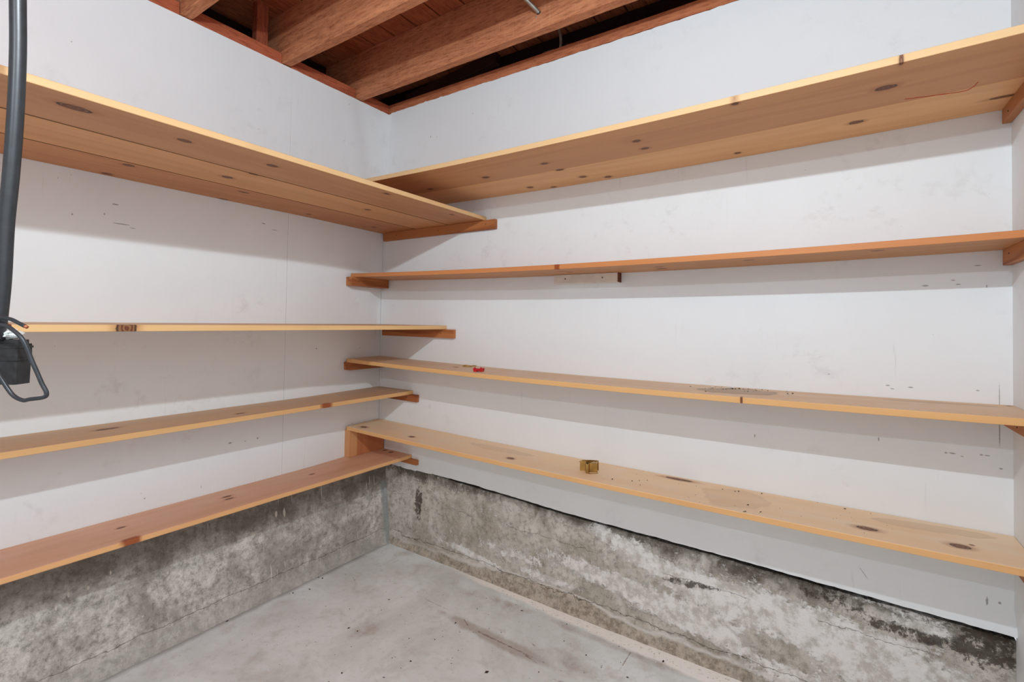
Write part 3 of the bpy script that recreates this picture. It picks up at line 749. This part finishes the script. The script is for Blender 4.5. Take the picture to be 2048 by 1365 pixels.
cleat_x(prof(z3)+.036, .273, z3-T-.0003, .786, 'short pine cleat under the end of the narrow second-lowest left-wall shelf', [(.2, .805)])
cleat_x(prof(z4)+.036, .280, z4-T-.0003, .463, 'short brown cleat under the end of the lowest left-wall shelf, above the concrete')
cleat_y(-.004, -.245, zr2-T-.0003, 1.382, 'pine cleat on the left wall under the back shelf that has a white block', [(-.03, 1.40), (-.20, 1.405)], th=.028)
cleat_y(-.004, -.246, zr3-T-.0003, .951, 'pine cleat on the left wall under the shelf with the red plastic piece', [(-.05, .97)], th=.028)
cleat_y(-.46, -.003, zr1-T-.0003, 1.770, 'pine cleat on the right-hand wall under the highest back shelf', [(-.06, 1.785), (-.30, 1.79)], side=-1)
cleat_y(-.27, -.003, zr2-T-.0003, 1.384, 'pine cleat on the right-hand wall under the back shelf second from top', [(-.06, 1.41)], side=-1)
cleat_y(-.27, -.003, zr3-T-.0003, .9535, 'dark red-brown cleat on the right-hand wall under the third back shelf', [(-.12, .968)], side=-1)
cleat_y(-.235, -.003, zr4-T-.0003, .604, 'cleat on the right-hand wall under the lowest back shelf, hidden behind its edge', [], side=-1)
# board standing between lowest left shelf and lowest back shelf
o = empty('upright_support', (0.0, -.232, z4+.0005))
tag(o, 'short upright pine support board in the corner between the two lowest shelves', 'support board')
MU = wood('upright_pine', 'z', srgb(224, 170, 118), srgb(186, 122, 76), (0, 0, 0), (), seed=3)
MU2 = wood('upright_pine_dark', 'z', srgb(196, 130, 88), srgb(158, 92, 56), (0, 0, 0), (), seed=8)
def upr(ya, yb, mat):
    V, F = sweep(rrect(0, .02, ya, yb, .0012), 4, lambda t, a, b: ((a if a > .01 else left_x(b, .58)+.001+a), b, z4+.0008+(zr4-T-.0006-z4-.0008)*t))
    return mesh_obj('board', V, F, mat, o, (0, ya, z4+.0008))
b1 = upr(-.232, -.1835, MU); b2 = upr(-.183, -.006, MU2); b2['label'] = 'wider darker board of the support'
disc_part(b1, (.02, -.20, .56), (1, 0, 0), .002, nail)
# white painted block under R2
zb = zz(zr2-T, 1.22, s2)
MWB = plain('white_washed_wood', srgb(226, 216, 204), 0.6, var=.06, scale=20)
V, F = sweep(rrect(-.0385, -.0004, zb-.0375, zb-.0006, .0012), 1, lambda t, a, b: (1.083+(1.363-1.083)*t, a, b+(0.0)))
o = mesh_obj('support_block', V, F, MWB, None, (1.083, -.0385, zb-.0375)); tag(o, 'white-painted wood block under the middle of a back-wall shelf', 'support block')
ec = bar((1.3632, -.0385, zb-.0375), (1.3644, -.0004, zb-.0008), 0, plain('cut_end_wood', srgb(120, 66, 42), .7), 'cut_end', 'x', o, (1.3632, -.0385, zb-.0375), .0003); ec['label'] = 'bare brown sawn end of the block'
for x in (1.135, 1.30): disc_part(o, (x, -.0385, zb-.018), (0, -1, 0), .0035, plain('screw_head', srgb(130, 118, 104), .5), 'screw')

# ------------------------------------------------------------------ things on the shelves
# red plastic piece: broken clip with two lugs
redm = plain('red_plastic', srgb(200, 16, 24), 0.25, var=.2, scale=150)
zq = zz(zr3, .8, s3)+.0005
V, F = sweep([(-.018, 0), (-.006, 0), (-.004, .004), (.006, .004), (.008, 0), (.018, 0), (.021, .014), (.012, .0155), (.004, .0125), (-.008, .0125), (-.021, .015)], 3, lambda t, a, b: (.808+a*.83+(t-.5)*.010*-.55, -.190+a*.55+(t-.5)*.022, zq+b*(1-.12*math.sin(t*3.1))))
o = mesh_obj('plastic_clip', V, F, redm, None, (.808, -.19, zq)); tag(o, 'small broken bright red plastic clip lying on a dusty back-wall shelf', 'plastic clip')
for s in (-1, 1):
    V, F = tube_mesh([(.808+s*.010, -.196+s*.006, zq+.011), (.808+s*.012, -.197+s*.007, zq+.018)], .0035, 8, 2)
    p_ = mesh_obj('lug', V, F, redm, o, (.808+s*.01, -.196+s*.006, zq+.011))
brass = plain('aged_brass', srgb(196, 158, 92), 0.35, 0.85, var=.15, scale=40)
zq = zz(zr3, .65, s3)+.0005
V, F = tube_mesh([(.628, -.080, zq+.003), (.636, -.066, zq+.006), (.650, -.058, zq+.003), (.662, -.062, zq+.003), (.668, -.050, zq+.005), (.676, -.040, zq+.003)], .0026, 8, 5)
V2, F2 = tube_mesh([(.640, -.084, zq+.0026), (.655, -.074, zq+.003), (.668, -.060, zq+.0026)], .002, 8, 4)
o = mesh_obj('brass_hook', *join((V, F), (V2, F2)), brass, None, (.628, -.08, zq), True); tag(o, 'small bent brass hook lying left of the red plastic clip', 'hook')
# brass bracket on the lowest shelf: folded plate of three faces with small ear
zq = zz(zr4, 1.3, s4)+.0005
def plate(pts, th, z0, z1):
    V, F = [], []; n = len(pts)
    P = [Vector((a, b, 0)) for a, b in pts]; nr = []
    for i in range(n):
        d = (P[min(i+1, n-1)]-P[max(i-1, 0)]).normalized(); nr.append(Vector((-d.y, d.x, 0)))
    prof_ = [p for p in P]+[P[i]+nr[i]*th for i in range(n-1, -1, -1)]
    m_ = len(prof_)
    for z in (z0, z1):
        for p in prof_: V.append((p.x, p.y, z))
    for i in range(m_): F.append((i, (i+1) % m_, m_+(i+1) % m_, m_+i))
    F.append(tuple(range(m_))[::-1]); F.append(tuple(range(m_, 2*m_)))
    return V, F
o = empty('brass_bracket', (1.30, -.15, zq)); tag(o, 'small folded brass bracket standing on the lowest back-wall shelf', 'bracket')
V, F = plate([(1.266, -.148), (1.284, -.140), (1.300, -.168), (1.309, -.166), (1.306, -.146), (1.330, -.132)], .0022, zq, zq+.034)
mesh_obj('folded_plate', V, F, brass, o, (1.27, -.15, zq))
V, F = plate([(1.268, -.134), (1.288, -.118), (1.312, -.104), (1.322, -.106)], .0022, zq, zq+.036)
V2, F2 = sweep([(1.306, -.146), (1.330, -.132), (1.322, -.106), (1.312, -.104)], 1, lambda t, a, b: (a, b, zq+.0325+.002*t))
mesh_obj('back_plate', *join((V, F), (V2, F2)), brass, o, (1.27, -.13, zq))
V, F = sweep([(1.262, -.150), (1.286, -.136), (1.284, -.120), (1.264, -.128)], 1, lambda t, a, b: (a, b, zq+.031+.002*t))
mesh_obj('ear', V, F, brass, o, (1.26, -.15, zq+.03))
disc_part(o, (1.316, -.119, zq+.0345), (0, 0, 1), .0035, plain('dark_hole', srgb(30, 24, 16), .8), 'screw_hole', .0006)
V, F = sweep([(1.309, -.168), (1.335, -.146), (1.337, -.138), (1.311, -.160)], 1, lambda t, a, b: (a, b, zq+.0015*t)); mesh_obj('base_flange', V, F, brass, o, (1.31, -.16, zq))

# ------------------------------------------------------------------ crumbs and grit (uncountable)
def bits(name, pts, smin, smax, mat, label, cat):
    V, F = [], []
    for (x, y, z, s) in pts:
        o_ = len(V); base = [(1, 0, 0), (-1, 0, 0), (0, 1, 0), (0, -1, 0), (0, 0, .6), (0, 0, -.5)]
        an = random.random()*6; el = 1+random.random()*1.2
        for bx, by, bz in base:
            k_ = .7+.6*random.random(); px = bx*s*el*k_; py = by*s*k_
            V.append((x+px*math.cos(an)-py*math.sin(an), y+px*math.sin(an)+py*math.cos(an), z+bz*s*k_+s*.45))
        for f_ in ((0, 2, 4), (2, 1, 4), (1, 3, 4), (3, 0, 4), (2, 0, 5), (1, 2, 5), (3, 1, 5), (0, 3, 5)): F.append(tuple(o_+i for i in f_))
    o = mesh_obj(name, V, F, mat, None, tuple(pts[0][:3])); tag(o, label, cat, None, 'stuff'); return o
dk = plain('dark_grit', srgb(62, 46, 36), .9); wt = plain('white_grit', srgb(232, 228, 220), .9)
FB = [(.088,-.564),(.119,-.504),(.086,-.416),(.67,-.745),(.062,-.828),(.488,-.578),(.063,-.422),(.808,-.313),(.469,-.356),(.532,-.571),(1.174,-.058),(1.315,-.177),(.819,-.57),(1.071,-.456),(1.478,-.198),(.979,-.088),(1.557,-.049)]
fl = [(x, y, 0.0, random.uniform(.0028, .0055)) for x, y in FB]
for i in range(150):
    x = random.uniform(.08, 1.7); y = random.uniform(-.9, -.05); fl.append((x, y, 0.0, random.uniform(.0008, .0022)))
fl = [(x, y, noise.noise(Vector((x*1.2, y*1.2, 0)))*0.004, s) for x, y, z, s in fl]
bits('floor_debris', fl, 0, 0, dk, 'dark crumbs and leaf bits scattered over the concrete floor', 'debris')
fw_ = []
for i in range(220):
    x = random.uniform(.8, 2.2); y = -.012-abs(random.gauss(0, .03)); fw_.append((x, y, noise.noise(Vector((x*1.2, y*1.2, 0)))*0.004, random.uniform(.001, .0032)))
bits('floor_salt_crumbs', fw_, 0, 0, wt, 'white mineral crumbs on the floor along the foot of the back wall', 'debris')
g3d, g3w = [], []
for x, y in [(1.723,-.185),(1.866,-.027),(1.957,-.074),(1.944,-.085),(1.826,-.035),(1.651,-.085),(1.79,-.055),(1.781,-.062),(1.80,-.045)]: g3d.append((x, y, zz(zr3, x, s3), random.uniform(.002, .004)))
for x, y in [(1.718,-.061),(1.762,-.063),(1.781,-.047),(1.77,-.055),(1.811,-.037),(1.938,-.033),(1.95,-.10),(1.775,-.04)]: g3w.append((x, y, zz(zr3, x, s3), random.uniform(.003, .005)))
for i in range(40):
    x = random.gauss(1.79, .06); y = -.03-random.random()*.08; (g3d if i % 2 else g3w).append((x, y, zz(zr3, x, s3), random.uniform(.0008, .0022)))
bits('dark_droppings', g3d, 0, 0, dk, 'dark crumbs on the stained patch of the third back-wall shelf', 'debris')
bits('paint_flakes', g3w, 0, 0, wt, 'white flakes on the stained patch of the third back-wall shelf', 'debris')
g4 = []
for x, y in [(1.751,-.051),(1.79,-.05),(1.866,-.02),(1.844,-.161),(1.884,-.2),(1.846,-.223),(2.093,-.024),(1.842,-.277+.05),(1.512,-.11),(1.508,-.174),(1.406,-.173),(1.80,-.045),(1.47,-.15),(1.49,-.13)]: g4.append((x, y, zz(zr4, x, s4), random.uniform(.0016, .003)))
for i in range(45): x = random.uniform(1.2, 2.2); y = random.uniform(-.22, -.01); g4.append((x, y, zz(zr4, x, s4), random.uniform(.0006, .0013)))
bits('shelf_grit', g4, 0, 0, dk, 'dark specks scattered over the lowest back-wall shelf', 'debris')

# ------------------------------------------------------------------ conduit and wiring above
steel = plain('galvanised_steel', srgb(196, 196, 188), 0.35, 0.8, var=.1)
o = empty('flexible_conduit', (1.098, -.226, 2.424)); tag(o, 'ribbed metal flexible conduit entering the side of a ceiling joist', 'conduit')
V, F = tube_mesh([(1.100, -.2262, 2.4235), (1.085, -.262, 2.443), (1.055, -.315, 2.475), (1.00, -.40, 2.52), (.93, -.50, 2.555), (.88, -.581, 2.565)], .0075, 12, 30, .0014)
mesh_obj('conduit_tube', V, F, steel, o, (1.098, -.226, 2.424), True)
disc_part(o, (1.100, -.2262, 2.4235), (0, -1, .5), .009, plain('conduit_collar_steel', srgb(90, 92, 88), .5, .6), 'collar', .004)
disc_part(o, (1.088, -.2255, 2.410), (0, -1, 0), .0035, steel, 'staple', .002)
gw = plain('grey_cable_sheath', srgb(150, 142, 130), .5)
V, F = tube_mesh([(1.03, .06, 2.55), (1.045, .058, 2.48), (1.043, .055, 2.43), (1.02, .05, 2.36)], .0065, 10, 8)
o = mesh_obj('grey_cable', V, F, gw, None, (1.03, .06, 2.36), True); tag(o, 'grey cable dropping behind the plate in the dark gap over the back wall', 'cable')
o = empty('armoured_cable', (1.07, .08, 2.43)); tag(o, 'dark ribbed armoured cable arching out of the gap over the back wall', 'cable')
V, F = tube_mesh([(1.075, .075, 2.442), (1.11, .078, 2.443), (1.17, .08, 2.435), (1.23, .08, 2.41), (1.27, .08, 2.37)], .008, 10, 22, .0012)
mesh_obj('cable_sheath', V, F, plain('dull_black_metal', srgb(88, 84, 84), .5, .4), o, (1.075, .075, 2.442), True)
V, F = tube_mesh([(1.060, .075, 2.438), (1.078, .076, 2.443)], lambda t: .008+.006*t, 10, 3); mesh_obj('connector', V, F, gw, o, (1.06, .075, 2.438), True)
V, F = tube_mesh([(1.062, .075, 2.438), (1.03, .07, 2.428), (1.0, .07, 2.432), (.98, .07, 2.424)], .0016, 6, 5); mesh_obj('wire', V, F, wt, o, (1.06, .075, 2.438), True)
o = empty('pipe_clamp', (.94, .07, 2.42)); tag(o, 'dim grey metal clamp and wires in the gap over the back wall', 'clamp')
V, F = tube_mesh([(.92, .08, 2.432), (.95, .072, 2.438), (.985, .075, 2.442), (1.0, .08, 2.450)], lambda t: .006+.007*math.sin(t*3), 8, 4); mesh_obj('clamp_body', V, F, gw, o, (.94, .07, 2.42), True)
V, F = tube_mesh([(.935, .07, 2.43), (.945, .068, 2.40), (.955, .066, 2.37)], .005, 8, 5); mesh_obj('wire', V, F, gw, o, (.94, .07, 2.42), True)

# ------------------------------------------------------------------ hanging black power cord with box, close to the camera
rub = plain('black_rubber', srgb(40, 44, 48), 0.38, var=.12, scale=90)
rub.node_tree.nodes['Principled BSDF'].inputs['Specular IOR Level'].default_value = 0.6
boxm = plain('scuffed_black_plastic', srgb(48, 48, 49), 0.5, var=.18, scale=55, bump=.3)
o = empty('hanging_power_cord', (1.068, -1.655, 1.105)); tag(o, 'thick black cord hanging from the ceiling with a black box and loose wires', 'power cord')
V, F = tube_mesh([(1.02, -1.68, 2.592), (1.04, -1.67, 2.3), (1.075, -1.655, 1.95), (1.0835, -1.6534, 1.7095), (1.0837, -1.6503, 1.5935), (1.0809, -1.6499, 1.4992), (1.0756, -1.6512, 1.4121), (1.0697, -1.6533, 1.3395), (1.0663, -1.6537, 1.2597), (1.0616, -1.6554, 1.2016), (1.058, -1.6568, 1.172)], .0095, 16, 8)
mesh_obj('cord', V, F, rub, o, (1.0835, -1.65, 1.7), True)
# local frame of the box
bx = Vector((.80, .60, 0)).normalized(); by = Vector((-.60, .80, 0)).normalized()
C0 = Vector((1.0830, -1.6400, 0))   # front right edge
def bp(a, d, z): p = C0+bx*a+by*d; return (p.x, p.y, z)
def boxpart(name, a0, a1, d0, d1, z0, z1, r=.002, taper=0.0):
    V, F = sweep(rrect(a0, a1, d0, d1, r, 3), 1, lambda t, a, b: bp(a - taper*(1-t)*(a-(a0+a1)/2), b - taper*(1-t)*(b-(d0+d1)/2), z0+(z1-z0)*t))
    return mesh_obj(name, V, F, boxm, o, bp(a0, d0, z0))
boxpart('box_body', -.074, -.001, .0012, .026, 1.1075, 1.1445, .003, .02)
boxpart('box_rim', -.0745, 0.0, 0.0, .0272, 1.1425, 1.147, .003)
boxpart('box_lid', -.0735, -.0008, .0008, .0265, 1.147, 1.1665, .003, -.015)
boxpart('lid_rim', -.0738, .0006, 0, .0275, 1.1605, 1.1635, .003)
boxpart('lid_top', -.072, -.003, .003, .024, 1.1665, 1.1725, .003)
bpy.data.objects  # noqa
tape = plain('white_tape', srgb(222, 226, 222), .6, var=.12, scale=120, bump=.5)
bm = bmesh.new(); bmesh.ops.create_icosphere(bm, subdivisions=4, radius=1.0)
for v in bm.verts:
    n_ = noise.noise(v.co*2.6)*.35+noise.noise(v.co*6)*.12
    c_ = v.co*(1+n_); p = C0+bx*(-.036+c_.x*.030)+by*(.012+c_.y*.012); v.co = Vector((p.x-1.0568, p.y+1.6578, 1.180+c_.z*.0095-1.18))
me = bpy.data.meshes.new('tape_wrap'); bm.to_mesh(me); bm.free(); me.materials.append(tape)
for p in me.polygons: p.use_smooth = True
tw = bpy.data.objects.new('tape_wrap', me); COL.objects.link(tw); tw.parent = o; tw.location = Vector((1.0568, -1.6578, 1.18))-o.location; tw['label'] = 'crumpled white tape over the cord end'
wirem = plain('black_wire', srgb(52, 56, 60), .3, var=.1)
V, F = tube_mesh([(1.1175, -1.6659, 1.1953), (1.1271, -1.6593, 1.1941), (1.1362, -1.6531, 1.1874), (1.1442, -1.6475, 1.1787), (1.1499, -1.6434, 1.1672), (1.1567, -1.6383, 1.1468), (1.1624, -1.634, 1.1312), (1.1681, -1.6298, 1.1156), (1.1733, -1.6261, 1.1034), (1.1704, -1.6278, 1.0972), (1.1545, -1.6384, 1.0941), (1.146, -1.6441, 1.0926), (1.1347, -1.6519, 1.0999), (1.1233, -1.66, 1.1188), (1.1159, -1.6654, 1.1337), (1.10, -1.672, 1.155), (1.08, -1.668, 1.165)], .0027, 10, 6)
mesh_obj('wire_loop', V, F, wirem, o, (1.1175, -1.6659, 1.1953), True)
cop = plain('bare_copper', srgb(196, 120, 88), .35, .6)
for path in ([(1.066, -1.668, 1.19), (1.0845, -1.6641, 1.2017), (1.0939, -1.6578, 1.2047), (1.1044, -1.6507, 1.2028), (1.1138, -1.6443, 1.1974), (1.1208, -1.6395, 1.1933)],
             [(1.062, -1.666, 1.19), (1.0755, -1.6641, 1.2016), (1.0832, -1.6588, 1.1982), (1.0891, -1.6548, 1.1955), (1.0932, -1.652, 1.1942)]):
    V, F = tube_mesh(path, .0026, 10, 6); wq = mesh_obj('wire', V, F, wirem, o, path[0], True)
    a, b = Vector(path[-2]), Vector(path[-1]); d_ = (b-a).normalized()
    V, F = tube_mesh([tuple(b-d_*.002), tuple(b+d_*.0035)], .0024, 8, 2)
    t_ = mesh_obj('copper_tip', V, F, cop, None, tuple(b), True); t_.parent = wq; t_.location = b-Vector(path[0]); t_['label'] = 'bare copper wire end'
